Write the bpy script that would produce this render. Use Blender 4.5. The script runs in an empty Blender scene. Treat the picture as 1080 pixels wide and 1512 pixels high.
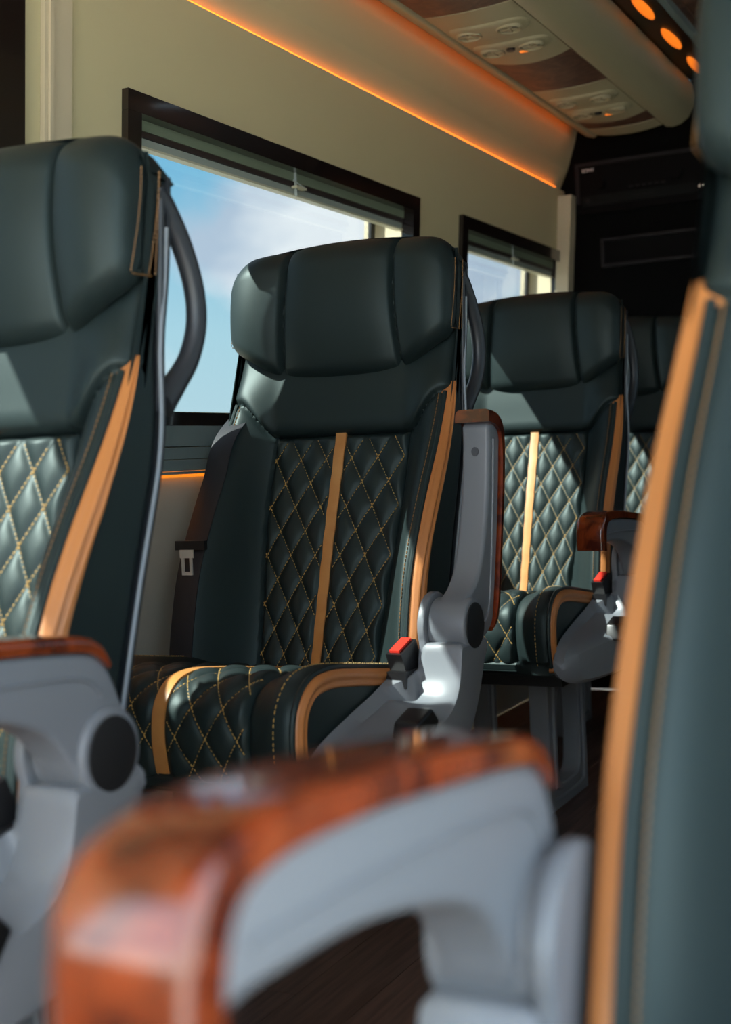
import bpy, bmesh, math, random
from mathutils import Vector, Matrix, Euler
random.seed(7)
SC = bpy.context.scene
COL = SC.collection
R = math.radians

# ---------------------------------------------------------------- camera
YAW, PITCH, ROLL, FPX = 27.209, 2.347, -2.557, 1919.25
CAM_Z = 0.82
cam_d = bpy.data.cameras.new('camera')
cam = bpy.data.objects.new('camera', cam_d); COL.objects.link(cam)
cam_d.sensor_fit = 'VERTICAL'; cam_d.sensor_height = 36.0; cam_d.sensor_width = 36.0*1080/1512
cam_d.lens = FPX/1512*36.0
cam_d.clip_start = 0.02
ya, pi_, ro = R(YAW), R(PITCH), R(ROLL)
f = Vector((-math.sin(ya)*math.cos(pi_), math.cos(ya)*math.cos(pi_), -math.sin(pi_)))
r = Vector((math.cos(ya), math.sin(ya), 0)); u = r.cross(f)
r2 = math.cos(ro)*r + math.sin(ro)*u; u2 = -math.sin(ro)*r + math.cos(ro)*u
cam.matrix_world = Matrix(((r2.x, u2.x, -f.x, 0), (r2.y, u2.y, -f.y, 0), (r2.z, u2.z, -f.z, CAM_Z), (0, 0, 0, 1)))
cam_d.dof.use_dof = True
cam_d.dof.focus_distance = 2.28
cam_d.dof.aperture_fstop = 4.1
SC.camera = cam

# ---------------------------------------------------------------- world, sun, exposure
SUN_DIR = Vector((1.0, 0.95, -1.50)).normalized()
SUN_STRENGTH = 34.0
SKY_STRENGTH = 2.8
EXPOSURE = 1.08
W = bpy.data.worlds.new('sky'); SC.world = W; W.use_nodes = True
wn = W.node_tree; wn.nodes.clear()
def wnode(t, **k):
    n = wn.nodes.new(t)
    for a, b in k.items(): setattr(n, a, b)
    return n
tc = wnode('ShaderNodeTexCoord'); mp = wnode('ShaderNodeMapping')
mp.inputs['Location'].default_value = (4.64, 7.17, 1.99); mp.inputs['Scale'].default_value = (1.0, 1.0, 1.7)
wn.links.new(tc.outputs['Generated'], mp.inputs['Vector'])
nz = wnode('ShaderNodeTexNoise'); nz.inputs['Scale'].default_value = 3.6; nz.inputs['Detail'].default_value = 7; nz.inputs['Roughness'].default_value = 0.52; nz.inputs['Distortion'].default_value = 0.25
wn.links.new(mp.outputs['Vector'], nz.inputs['Vector'])
cr = wnode('ShaderNodeValToRGB'); cr.color_ramp.elements[0].position = 0.43; cr.color_ramp.elements[1].position = 0.55
wn.links.new(nz.outputs['Fac'], cr.inputs['Fac'])
sep = wnode('ShaderNodeSeparateXYZ'); wn.links.new(tc.outputs['Generated'], sep.inputs['Vector'])
gr = wnode('ShaderNodeValToRGB'); g = gr.color_ramp
g.elements[0].position = 0.0; g.elements[0].color = (0.60, 0.76, 0.80, 1)
g.elements[1].position = 0.75; g.elements[1].color = (0.05, 0.19, 0.40, 1)
e = g.elements.new(0.10); e.color = (0.50, 0.74, 0.82, 1)
e = g.elements.new(0.26); e.color = (0.14, 0.47, 0.72, 1)
wn.links.new(sep.outputs['Z'], gr.inputs['Fac'])
mx = wnode('ShaderNodeMix', data_type='RGBA')
n2 = wnode('ShaderNodeTexNoise'); n2.inputs['Scale'].default_value = 7.0; n2.inputs['Detail'].default_value = 4
wn.links.new(mp.outputs['Vector'], n2.inputs['Vector'])
c2 = wnode('ShaderNodeValToRGB'); c2.color_ramp.elements[0].position = 0.38; c2.color_ramp.elements[1].position = 0.58
c2.color_ramp.elements[0].color = (0.55, 0.63, 0.74, 1); c2.color_ramp.elements[1].color = (1.0, 0.98, 0.98, 1)
wn.links.new(n2.outputs['Fac'], c2.inputs['Fac']); wn.links.new(c2.outputs['Color'], mx.inputs[7])
wn.links.new(cr.outputs['Color'], mx.inputs[0]); wn.links.new(gr.outputs['Color'], mx.inputs[6])
bg = wnode('ShaderNodeBackground'); bg.inputs['Strength'].default_value = SKY_STRENGTH
wn.links.new(mx.outputs[2], bg.inputs['Color'])
wo = wnode('ShaderNodeOutputWorld'); wn.links.new(bg.outputs[0], wo.inputs['Surface'])
sun_d = bpy.data.lights.new('sun', 'SUN'); sun_d.energy = SUN_STRENGTH; sun_d.angle = R(0.6); sun_d.color = (1.0, 0.97, 0.86)
sun = bpy.data.objects.new('sun', sun_d); COL.objects.link(sun)
sun.rotation_euler = SUN_DIR.to_track_quat('-Z', 'Y').to_euler(); sun.location = (-6, -5, 9)
SC.view_settings.view_transform = 'Standard'; SC.view_settings.look = 'None'
SC.view_settings.exposure = EXPOSURE; SC.view_settings.gamma = 1.0; SC.view_settings.use_curve_mapping = False

# ---------------------------------------------------------------- materials
MATS = {}
def mat(name, color, rough=0.5, metal=0.0, spec=0.5, coat=0.0, emit=None, estr=0.0, sheen=0.0):
    m = bpy.data.materials.new(name); m.use_nodes = True
    b = m.node_tree.nodes['Principled BSDF']
    b.inputs['Base Color'].default_value = (*color, 1); b.inputs['Roughness'].default_value = rough
    b.inputs['Metallic'].default_value = metal; b.inputs['Specular IOR Level'].default_value = spec
    b.inputs['Coat Weight'].default_value = coat; b.inputs['Coat Roughness'].default_value = 0.06
    if sheen: b.inputs['Sheen Weight'].default_value = sheen; b.inputs['Sheen Roughness'].default_value = 0.5
    if emit: b.inputs['Emission Color'].default_value = (*emit, 1); b.inputs['Emission Strength'].default_value = estr
    MATS[name] = m; return m
def grain(m, scale, strength, dist=0.001, var=0.0, detail=3, stretch=(1, 1, 1), c2=None, lo=0.35, hi=0.65, cscale=None):
    """procedural relief, and an optional second colour mixed in by noise"""
    nt = m.node_tree; b = nt.nodes['Principled BSDF']
    t = nt.nodes.new('ShaderNodeTexCoord'); p = nt.nodes.new('ShaderNodeMapping'); p.inputs['Scale'].default_value = stretch
    nt.links.new(t.outputs['Object'], p.inputs['Vector'])
    if strength:
        n = nt.nodes.new('ShaderNodeTexNoise'); n.inputs['Scale'].default_value = scale; n.inputs['Detail'].default_value = detail
        nt.links.new(p.outputs['Vector'], n.inputs['Vector'])
        bp = nt.nodes.new('ShaderNodeBump'); bp.inputs['Strength'].default_value = strength; bp.inputs['Distance'].default_value = dist
        nt.links.new(n.outputs['Fac'], bp.inputs['Height']); nt.links.new(bp.outputs['Normal'], b.inputs['Normal'])
    if c2:
        n2 = nt.nodes.new('ShaderNodeTexNoise'); n2.inputs['Scale'].default_value = cscale or scale; n2.inputs['Detail'].default_value = 6
        n2.inputs['Distortion'].default_value = var
        nt.links.new(p.outputs['Vector'], n2.inputs['Vector'])
        rp = nt.nodes.new('ShaderNodeValToRGB'); rp.color_ramp.elements[0].position = lo; rp.color_ramp.elements[1].position = hi
        rp.color_ramp.elements[0].color = b.inputs['Base Color'].default_value; rp.color_ramp.elements[1].color = (*c2, 1)
        nt.links.new(n2.outputs['Fac'], rp.inputs['Fac']); nt.links.new(rp.outputs['Color'], b.inputs['Base Color'])
    return m
LEATHER = grain(mat('dark_leather', (0.0115, 0.0195, 0.0200), 0.49, spec=0.39), 700, 0.25, 0.0006)
LEATHER.node_tree.nodes['Principled BSDF'].inputs['Specular Tint'].default_value = (0.84, 1.0, 0.97, 1)
SIDE = grain(mat('side_leather', (0.014, 0.017, 0.021), 0.5), 700, 0.2, 0.0006)
ORANGE = grain(mat('tan_orange_vinyl', (0.47, 0.175, 0.05), 0.42), 60, 0.3, 0.002)
SATIN = grain(mat('orange_ribbon', (0.60, 0.29, 0.09), 0.38), 300, 0.15, 0.0005, c2=(0.50, 0.20, 0.05), cscale=14)
THREAD = mat('gold_thread', (0.47, 0.28, 0.075), 0.6)
THREAD_D = mat('brown_thread', (0.22, 0.11, 0.035), 0.6)
PLASTIC = grain(mat('grey_plastic', (0.165, 0.178, 0.197), 0.40), 900, 0.12, 0.0004)
DARKPLA = grain(mat('charcoal_plastic', (0.030, 0.034, 0.040), 0.40), 600, 0.15, 0.0004)
SHELL = mat('back_shell_plastic', (0.020, 0.024, 0.030), 0.38)
EDGE = mat('shell_edge_grey', (0.22, 0.25, 0.28), 0.35)
BLACK = mat('black_plastic', (0.008, 0.008, 0.009), 0.35)
CAPBLK = mat('black_cap', (0.006, 0.006, 0.007), 0.6)
RED = mat('red_button', (0.70, 0.035, 0.02), 0.35)
METAL = mat('steel', (0.66, 0.64, 0.58), 0.32, 0.45)
WEB = grain(mat('belt_webbing', (0.012, 0.013, 0.017), 0.62), 500, 0.4, 0.0008)
BURL = grain(mat('burl_wood', (0.060, 0.010, 0.005), 0.18, spec=0.4, coat=0.7), 40, 0.0, c2=(0.21, 0.036, 0.0085), cscale=26, var=0.8, lo=0.36, hi=0.60)
BEIGE = grain(mat('beige_lining', (0.56, 0.50, 0.30), 0.75, spec=0.3), 500, 0.35, 0.0008)
BEIGEL = grain(mat('beige_lower_lining', (0.56, 0.52, 0.42), 0.7, spec=0.3), 420, 0.3, 0.0008, c2=(0.50, 0.46, 0.37), cscale=3)
TRIMB = mat('beige_trim', (0.56, 0.48, 0.33), 0.5)
VENTB = mat('beige_vent_plastic', (0.40, 0.355, 0.225), 0.45)
FRAME = grain(mat('black_walnut_frame', (0.010, 0.006, 0.005), 0.22, spec=0.5, coat=0.6), 30, 0.0, c2=(0.045, 0.016, 0.008), cscale=12, stretch=(1, 0.12, 1), lo=0.5, hi=0.8)
LEDGE = grain(mat('grey_green_ledge', (0.17, 0.215, 0.215), 0.5), 500, 0.15, 0.0005)
CARPET = grain(mat('black_carpet', (0.0025, 0.0025, 0.0025), 0.95, spec=0.1), 300, 0.5, 0.002)
ALBLK = mat('receiver_black', (0.003, 0.0027, 0.003), 0.7, spec=0.08)
ALGRY = mat('receiver_frame_grey', (0.016, 0.014, 0.016), 0.6, spec=0.12)
MARK = mat('print_white', (0.75, 0.75, 0.75), 0.5)
BROWNW = grain(mat('ceiling_brown_wood', (0.085, 0.038, 0.025), 0.5), 30, 0.0, c2=(0.165, 0.080, 0.050), cscale=18, var=2.0, lo=0.4, hi=0.7)
BLINDF = grain(mat('blind_fabric', (0.16, 0.20, 0.135), 0.7), 600, 0.2, 0.0005)
BLINDR = mat('blind_bottom_fabric', (0.30, 0.345, 0.31), 0.6)
BLINDE = mat('blind_rail_edge', (0.52, 0.50, 0.36), 0.4)
BLINDD = mat('blind_brown_bar', (0.030, 0.018, 0.014), 0.5)
LED = mat('orange_led', (1.0, 0.35, 0.05), 0.5, emit=(1.0, 0.30, 0.02), estr=2.6)
LEDC = mat('orange_led_cove', (1.0, 0.30, 0.05), 0.5, emit=(1.0, 0.21, 0.015), estr=1.8)
LEDK = mat('orange_led_corner', (1.0, 0.28, 0.05), 0.5, emit=(1.0, 0.17, 0.01), estr=1.5)
LAMP = mat('orange_lamp', (1.0, 0.35, 0.05), 0.4, emit=(1.0, 0.20, 0.012), estr=0.44)
GROUND = grain(mat('concrete_ground', (0.27, 0.27, 0.26), 0.9), 2, 0.3, 0.01, c2=(0.21, 0.21, 0.20), cscale=0.7)
VANWHITE = mat('van_body_paint', (0.55, 0.56, 0.57), 0.3, coat=0.4)
HOLE = mat('hole_dark', (0.05, 0.055, 0.065), 0.5)
RUBBER = mat('black_rubber', (0.007, 0.007, 0.008), 0.5)
PLANK = []
for i, (a, b) in enumerate((((0.135, 0.080, 0.064), (0.070, 0.041, 0.033)), ((0.116, 0.069, 0.055), (0.058, 0.034, 0.028)), ((0.155, 0.093, 0.073), (0.082, 0.048, 0.039)))):
    PLANK.append(grain(mat('dark_wood_floor_%s' % 'abc'[i], a, 0.36), 60, 0.25, 0.0008, stretch=(14, 0.8, 1), c2=b, cscale=6, lo=0.4, hi=0.62))
def glass_mat(name, tint, refl=0.06):
    m = bpy.data.materials.new(name); m.use_nodes = True; nt = m.node_tree; nt.nodes.clear()
    o = nt.nodes.new('ShaderNodeOutputMaterial'); t = nt.nodes.new('ShaderNodeBsdfTransparent'); gl = nt.nodes.new('ShaderNodeBsdfGlossy')
    t.inputs['Color'].default_value = (*tint, 1); gl.inputs['Roughness'].default_value = 0.02
    lw = nt.nodes.new('ShaderNodeLayerWeight'); lw.inputs['Blend'].default_value = 0.5
    pw_ = nt.nodes.new('ShaderNodeMath'); pw_.operation = 'POWER'; pw_.inputs[1].default_value = 4.0; nt.links.new(lw.outputs['Facing'], pw_.inputs[0])
    fr = nt.nodes.new('ShaderNodeMath'); fr.operation = 'MULTIPLY_ADD'; fr.inputs[1].default_value = 0.6; fr.inputs[2].default_value = 0.02; nt.links.new(pw_.outputs[0], fr.inputs[0])
    m1 = nt.nodes.new('ShaderNodeMixShader'); nt.links.new(fr.outputs[0], m1.inputs[0]); nt.links.new(t.outputs[0], m1.inputs[1]); nt.links.new(gl.outputs[0], m1.inputs[2])
    nt.links.new(m1.outputs[0], o.inputs['Surface']); return m
GLASS = glass_mat('tinted_glass', (0.38, 0.405, 0.415))

# ---------------------------------------------------------------- helpers
def finish(name, bm, m, parent=None, smooth=True, angle=40, loc=None):
    bmesh.ops.recalc_face_normals(bm, faces=bm.faces)
    me = bpy.data.meshes.new(name); bm.to_mesh(me); bm.free()
    if m: me.materials.append(m)
    if smooth:
        me.polygons.foreach_set('use_smooth', [True]*len(me.polygons))
        try: me.set_sharp_from_angle(angle=R(angle))
        except Exception: pass
    return link(name, me, parent, loc)
def link(name, me, parent=None, loc=None):
    o = bpy.data.objects.new(name, me); COL.objects.link(o)
    if parent: o.parent = parent
    if loc: o.location = loc
    return o
def tag(o, label=None, cat=None, group=None, kind=None):
    if label: o['label'] = label
    if cat: o['category'] = cat
    if group: o['group'] = group
    if kind: o['kind'] = kind
    return o
def empty(name, loc=(0, 0, 0)):
    o = bpy.data.objects.new(name, None); COL.objects.link(o); o.location = loc; o.empty_display_size = 0.1; return o
def add_box(bm, x0, x1, y0, y1, z0, z1, shear=0.0, zref=0.0):
    v = [bm.verts.new((x+shear*(z-zref), y, z)) for z in (z0, z1) for y in (y0, y1) for x in (x0, x1)]
    for q in ((0, 2, 3, 1), (4, 5, 7, 6), (0, 1, 5, 4), (2, 6, 7, 3), (0, 4, 6, 2), (1, 3, 7, 5)): bm.faces.new([v[i] for i in q])
    return v
def bevel(bm, w, seg=2, ang=30):
    es = [e for e in bm.edges if len(e.link_faces) == 2 and e.calc_face_angle(0) > R(ang)]
    bmesh.ops.bevel(bm, geom=es, offset=w, segments=seg, profile=0.5, affect='EDGES')
def boxes(name, lst, m, parent=None, bev=0.0, **k):
    bm = bmesh.new()
    for b in lst: add_box(bm, *b)
    if bev: bevel(bm, bev)
    return finish(name, bm, m, parent, **k)
def add_loft(bm, loops, caps=True, closed=True):
    rows = [[bm.verts.new(p) for p in lp] for lp in loops]
    n = len(rows[0])
    for a, b in zip(rows, rows[1:]):
        for i in range(n if closed else n-1):
            j = (i+1) % n
            bm.faces.new((a[i], a[j], b[j], b[i]))
    if caps:
        bm.faces.new(rows[0]); bm.faces.new(rows[-1][::-1])
def offset2d(lp, d):
    if abs(d) < 1e-9: return lp
    n = len(lp); area = sum(lp[i][0]*lp[(i+1) % n][1]-lp[(i+1) % n][0]*lp[i][1] for i in range(n)); s = 1 if area > 0 else -1
    out = []
    for i in range(n):
        ax, ay = lp[i-1]; bx_, by_ = lp[(i+1) % n]
        tx, ty = bx_-ax, by_-ay; L = math.hypot(tx, ty) or 1
        out.append((lp[i][0]-s*ty/L*d, lp[i][1]+s*tx/L*d))
    return out
def edge_round(d, r): return r-math.sqrt(max(0, r*r-(r-d)**2)) if d < r else 0.0
def smooth(t): t = max(0.0, min(1.0, t)); return t*t*(3-2*t)
def lerp(a, b, t): return a+(b-a)*t
def interp(t, pts):
    if t <= pts[0][0]: return pts[0][1]
    for (a, va), (b, vb) in zip(pts, pts[1:]):
        if t <= b: return lerp(va, vb, (t-a)/(b-a))
    return pts[-1][1]
def scurve(t, pts):
    """smooth interpolation through points (Catmull-Rom on values)"""
    if t <= pts[0][0]: return pts[0][1]
    if t >= pts[-1][0]: return pts[-1][1]
    for i in range(len(pts)-1):
        a, va = pts[i]; b, vb = pts[i+1]
        if t <= b:
            h = b-a; s = (t-a)/h
            ma = (vb-pts[i-1][1])/(b-pts[i-1][0]) if i > 0 else (vb-va)/h
            mb = (pts[i+2][1]-va)/(pts[i+2][0]-a) if i+2 < len(pts) else (vb-va)/h
            return (2*s**3-3*s*s+1)*va+(s**3-2*s*s+s)*h*ma+(-2*s**3+3*s*s)*vb+(s**3-s*s)*h*mb
def catmull(pts, n=6, closed=True):
    out = []; N = len(pts); rng = range(N) if closed else range(N-1)
    for i in rng:
        p0 = pts[(i-1) % N] if closed or i > 0 else pts[i]; p1 = pts[i]; p2 = pts[(i+1) % N]; p3 = pts[(i+2) % N] if closed or i+2 < N else p2
        for k in range(n):
            t = k/n
            out.append(tuple(0.5*(2*b+(c-a)*t+(2*a-5*b+4*c-d)*t*t+(3*b-a-3*c+d)*t**3) for a, b, c, d in zip(p0, p1, p2, p3)))
    if not closed: out.append(tuple(pts[-1]))
    return out
def round_poly(pts, rad, n=5):
    """polygon with each corner replaced by an arc-like curve; rad number or list"""
    out = []; N = len(pts)
    for i in range(N):
        p = Vector(pts[i]); a = Vector(pts[i-1]); b = Vector(pts[(i+1) % N]); rr = rad[i] if isinstance(rad, (list, tuple)) else rad
        da = (a-p); db = (b-p); ra = min(rr, da.length*0.48); rb = min(rr, db.length*0.48)
        if rr <= 0: out.append(tuple(p)); continue
        s = p+da.normalized()*ra; e_ = p+db.normalized()*rb
        for k in range(n+1):
            t = k/n; out.append(tuple(s*(1-t)**2+p*2*t*(1-t)+e_*t*t))
    return out
def prism_x(bm, loop, x0, x1, r=0.004, seg=4):
    """extrude a (y,z) outline along x with rounded rims"""
    st = []
    for k in range(seg+1):
        a = math.pi/2*k/seg; st.append((x0+r-r*math.cos(a), r-r*math.sin(a)))
    st += [(x0+x1-x, i) for x, i in reversed(st)]
    add_loft(bm, [[(x, y, z) for y, z in offset2d(loop, ins)] for x, ins in st])
def tube(bm, pts, rx, ry=None, n=10, closed=False, up=Vector((0, 0, 1)), caps=True):
    pts = [Vector(p) for p in pts]; ry = ry or rx; loops = []; N = len(pts); prev = None
    for i, p in enumerate(pts):
        if closed: t = pts[(i+1) % N]-pts[i-1]
        else: t = pts[min(i+1, N-1)]-pts[max(i-1, 0)]
        t.normalize()
        a = (prev-t*prev.dot(t)) if prev is not None else up-t*up.dot(t)
        if a.length < 1e-4: a = Vector((1, 0, 0))-t*t.x
        a.normalize(); prev = a; b = t.cross(a)
        kx = rx(i/(N-1)) if callable(rx) else rx; ky = ry(i/(N-1)) if callable(ry) else ry
        loops.append([p+a*kx*math.cos(2*math.pi*k/n)+b*ky*math.sin(2*math.pi*k/n) for k in range(n)])
    if closed: loops.append(loops[0])
    add_loft(bm, loops, caps=caps and not closed)
    if closed: bmesh.ops.remove_doubles(bm, verts=bm.verts, dist=1e-6)
def disc_x(bm, cy, cz, r, x0, x1, n=40, rim=0.002):
    prism_x(bm, [(cy+r*math.cos(2*math.pi*k/n), cz+r*math.sin(2*math.pi*k/n)) for k in range(n)], x0, x1, rim, 3)
def sheet(bm, S, us, vs, off, back):
    """closed thin slab over surface S(u,v,offset): front offset function off(u,v), flat back at offset back"""
    fr = [[bm.verts.new(S(a, b, off(a, b))) for a in us] for b in vs]
    bk = [[bm.verts.new(S(a, b, back)) for a in us] for b in vs]
    nu, nv = len(us), len(vs)
    for j in range(nv-1):
        for i in range(nu-1):
            bm.faces.new((fr[j][i], fr[j][i+1], fr[j+1][i+1], fr[j+1][i]))
    for j in range(nv-1):
        bm.faces.new((fr[j][0], fr[j+1][0], bk[j+1][0], bk[j][0])); bm.faces.new((fr[j+1][-1], fr[j][-1], bk[j][-1], bk[j+1][-1]))
    for i in range(nu-1):
        bm.faces.new((fr[0][i+1], fr[0][i], bk[0][i], bk[0][i+1])); bm.faces.new((fr[-1][i], fr[-1][i+1], bk[-1][i+1], bk[-1][i]))
    bmesh.ops.delete(bm, geom=[v for rr in bk for v in rr if not v.link_faces], context='VERTS')
def dash(bm, S, p, q, w, h, base=0.0):
    (a, b), (c, d) = p, q; L = math.hypot(c-a, d-b) or 1; nx, ny = -(d-b)/L*w/2, (c-a)/L*w/2
    lo = [bm.verts.new(S(x, y, base-0.0006)) for x, y in ((a+nx, b+ny), (a-nx, b-ny), (c-nx, d-ny), (c+nx, d+ny))]
    k = 0.6; mx_, my_ = (a+c)/2, (b+d)/2
    hi = [bm.verts.new(S(mx_+(x-mx_)*k, my_+(y-my_)*k, base+h)) for x, y in ((a+nx, b+ny), (a-nx, b-ny), (c-nx, d-ny), (c+nx, d+ny))]
    bm.faces.new(hi)
    for i in range(4): j = (i+1) % 4; bm.faces.new((lo[i], lo[j], hi[j], hi[i]))
def stitch_path(bm, pts, S, w=0.0017, ln=0.0046, gap=0.0017, h=0.0009, base=0.0006):
    """dashes along a polyline in the parameter space of S"""
    for (a, b) in zip(pts, pts[1:]):
        L = math.hypot(b[0]-a[0], b[1]-a[1]); t = 0
        n = max(1, int(L/(ln+gap)))
        for k in range(n):
            s0 = (k*(ln+gap))/L; s1 = min(1, s0+ln/L)
            dash(bm, S, (lerp(a[0], b[0], s0), lerp(a[1], b[1], s0)), (lerp(a[0], b[0], s1), lerp(a[1], b[1], s1)), w, h, base)
def frange(a, b, n): return [a+(b-a)*i/(n-1) for i in range(n)]

# ================================================================= the van: setting
LEAN = 0.0742
ZR = 0.82
def wx(z, off=0.0): return -1.45+off+LEAN*(z-ZR)
Y0, Y1 = -0.8, 4.27
WINS = {1: (1.866, 3.087), 2: (3.372, 4.256), 0: (0.36, 1.605)}
FZ0, FZ1, BAR = 0.895, 1.484, 0.040
def leaf(bm, o0, o1, ya, yb, za, zb): add_box(bm, -1.45+o0, -1.45+o1, ya, yb, za, zb, LEAN, ZR)
# inner lining and outer skin of the left wall, with the window openings left out
bm = bmesh.new()
def lining(o0, o1, wins, z0, z1, zb, zt):
    ys = sorted(wins)
    leaf(bm, o0, o1, Y0, Y1, z0, zb); leaf(bm, o0, o1, Y0, Y1, zt, z1)
    p = Y0
    for a, b in ys:
        leaf(bm, o0, o1, p, a, zb, zt); p = b
    leaf(bm, o0, o1, p, Y1, zb, zt)
lining(-0.02, 0.0, [(a+0.02, b-0.035) for a, b in WINS.values()], 0.0, 1.69, 0.925, 1.46)
wall_l = finish('wall_left', bm, BEIGE, smooth=False)
tag(wall_l, 'beige fabric-lined side wall of the van with two windows in view', 'wall', kind='structure')
bm = bmesh.new()
lining(-0.13, -0.021, [(a-0.17, b-0.035) for a, b in WINS.values()], -0.1, 2.1, 0.92, 1.63)
tag(finish('wall_left_outer_skin', bm, TRIMB, smooth=False), 'beige window reveals and outer skin of the left van wall', 'wall', kind='structure')
# lower lining (a little paler), stuck to the wall below the ledge
bm = bmesh.new(); leaf(bm, 0.0005, 0.006, Y0, Y1, 0.0, 0.80)
finish('lower_panel', bm, BEIGEL, wall_l, smooth=False)
# pillar trim beside the first window, and the rear corner post
bm = bmesh.new(); leaf(bm, 0.0005, 0.010, 1.655, 1.722, 0.90, 1.69); bevel(bm, 0.004)
o = tag(finish('trim_1', bm, TRIMB, None), 'beige pillar cover left of the larger window', 'trim', kind='structure')
bm = bmesh.new(); leaf(bm, 0.0104, 0.015, 1.663, 1.672, 0.90, 1.69); bevel(bm, 0.0018); finish('ridge', bm, TRIMB, o)
bm = bmesh.new(); leaf(bm, 0.0005, 0.045, 4.205, 4.262, 0.86, 1.665); bevel(bm, 0.012, 3)
tag(finish('trim_2', bm, TRIMB), 'narrow beige corner post beside the black rear wall', 'trim', kind='structure')
# ledge below the windows: three stepped grey boards, plus a lip added to screen the light strip
ledge = empty('window_ledge', (0, 0, 0)); tag(ledge, 'grey-green grooved ledge running under the windows', 'ledge', kind='structure')
for za, zb, o_, i_ in ((0.8585, 0.897, 0.030, 0.001), (0.8345, 0.8565, 0.034, 0.001), (0.812, 0.8335, 0.034, 0.001), (0.806, 0.8115, 0.034, 0.029)):
    bm = bmesh.new(); leaf(bm, i_, o_, Y0, 4.26, za, zb); bevel(bm, 0.0025); finish('ledge_board', bm, LEDGE, ledge)
# LED strips
bm = bmesh.new(); leaf(bm, 0.0065, 0.013, Y0, 4.2, 0.8060, 0.8112)
tag(finish('led_strip', bm, LED, smooth=False), 'orange light strip glowing under the grey window ledge', 'light strip')
# windows
def make_window(n, label):
    a, b = WINS[n]; FZ1 = 1.70 if n == 0 else 1.484; BAR = 0.058 if n == 0 else 0.040
    w = empty('window_%d' % n, (0, 0, 0)); tag(w, label, 'window', kind='structure')
    fr = []
    for nm, (ya_, yb_, za_, zb_) in {'frame_top': (a, b, FZ1-BAR+0.004, FZ1), 'frame_bottom': (a, b, FZ0, FZ0+0.028), 'frame_front': (a, a+BAR, FZ0+0.0285, FZ1-BAR+0.0035), 'frame_rear': (b-BAR, b, FZ0+0.0285, FZ1-BAR+0.0035)}.items():
        bm = bmesh.new(); leaf(bm, -0.018, 0.014, ya_, yb_, za_, zb_); bevel(bm, 0.004, 3); finish(nm, bm, FRAME, w)
    bm = bmesh.new(); leaf(bm, -0.112, -0.107, a-0.16, b-0.037, 0.922, 1.628); finish('pane', bm, GLASS, w, smooth=False)
    if n == 0:
        bm = bmesh.new(); leaf(bm, -0.020, 0.012, a+BAR+0.001, b-BAR-0.001, 0.924, 0.975); bevel(bm, 0.003); finish('sill_bar', bm, FRAME, w)
    # rear rubber gasket seen at the jamb
    bm = bmesh.new(); leaf(bm, -0.106, -0.098, b-0.060, b-0.0365, 0.93, 1.62); finish('gasket', bm, RUBBER, w, smooth=False)
    return w
make_window(1, 'larger left window with black walnut frame, cloudy sky outside')
make_window(2, 'farther smaller-looking window with black walnut frame by the rear wall')
make_window(0, 'window at the far left edge showing only its black frame')
def make_blind(n, label):
    a, b = WINS[n]; y0, y1 = a+BAR+0.002, b-BAR-0.002
    t = empty('window_blind', (0, 0, 0)); tag(t, label, 'blind', group='rolled window blinds')
    def bar(nm, o0, o1, z0, z1, m, bv=0.002):
        bm = bmesh.new(); leaf(bm, o0, o1, y0, y1, z0, z1)
        if bv: bevel(bm, bv)
        return finish(nm, bm, m, t)
    bar('top_rail', -0.030, -0.016, 1.452, 1.456, BLINDE, 0)
    bar('cassette', -0.036, -0.012, 1.4295, 1.4515, BLINDF, 0.008)
    bar('brown_bar', -0.040, -0.014, 1.419, 1.429, BLINDD)
    bar('lower_fabric', -0.030, -0.018, 1.4045, 1.4185, BLINDR)
    hb = bar('hem_bar', -0.032, -0.014, 1.400, 1.404, BLINDE, 0.001)
    ym = (a+b)/2+0.02; x = wx(1.41, -0.008)
    bm = bmesh.new(); add_box(bm, x-0.004, x+0.010, ym-0.020, ym+0.022, 1.414, 1.419); bevel(bm, 0.002); finish('pull_tab', bm, BLINDE, t)
    bm = bmesh.new(); add_box(bm, x-0.002, x+0.004, ym-0.012, ym-0.009, 1.398, 1.448); tube(bm, [(x+0.003, ym-0.022, 1.43), (x+0.006, ym-0.006, 1.424), (x+0.008, ym+0.020, 1.418)], 0.0018, n=6); finish('clip', bm, mat('clear_clip', (0.35, 0.40, 0.38), 0.25), t)
make_blind(1, 'rolled-up blind at the top of the larger left window')
make_blind(2, 'rolled-up blind at the top of the window nearest the rear wall')

# cove above the wall
bm = bmesh.new()
P = [(wx(1.66, -0.020), 1.66), (wx(1.69, -0.020), 1.69), (-1.372, 1.76), (-1.342, 1.85), (-1.334, 1.885), (-1.36, 1.90), (-1.45, 1.80), (-1.47, 1.66)]
add_loft(bm, [[(x, y, z) for x, z in P] for y in (Y0, Y1)])
tag(finish('trim_3', bm, BEIGE, smooth=False), 'beige cove panel between wall and ceiling lit orange from below', 'trim', kind='structure')
bm = bmesh.new(); x = wx(1.68)
add_box(bm, x-0.016, x-0.003, Y0, 4.19, 1.6904, 1.6945)
tag(finish('led_strip', bm, LEDC, smooth=False), 'orange light strip in the gap on top of the beige wall', 'light strip')
bm = bmesh.new(); add_box(bm, -1.303, -1.292, Y0, 4.19, 1.878, 1.884)
tag(finish('led_strip', bm, LEDK, smooth=False), 'orange light strip in the corner beside the ceiling console', 'light strip')

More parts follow.
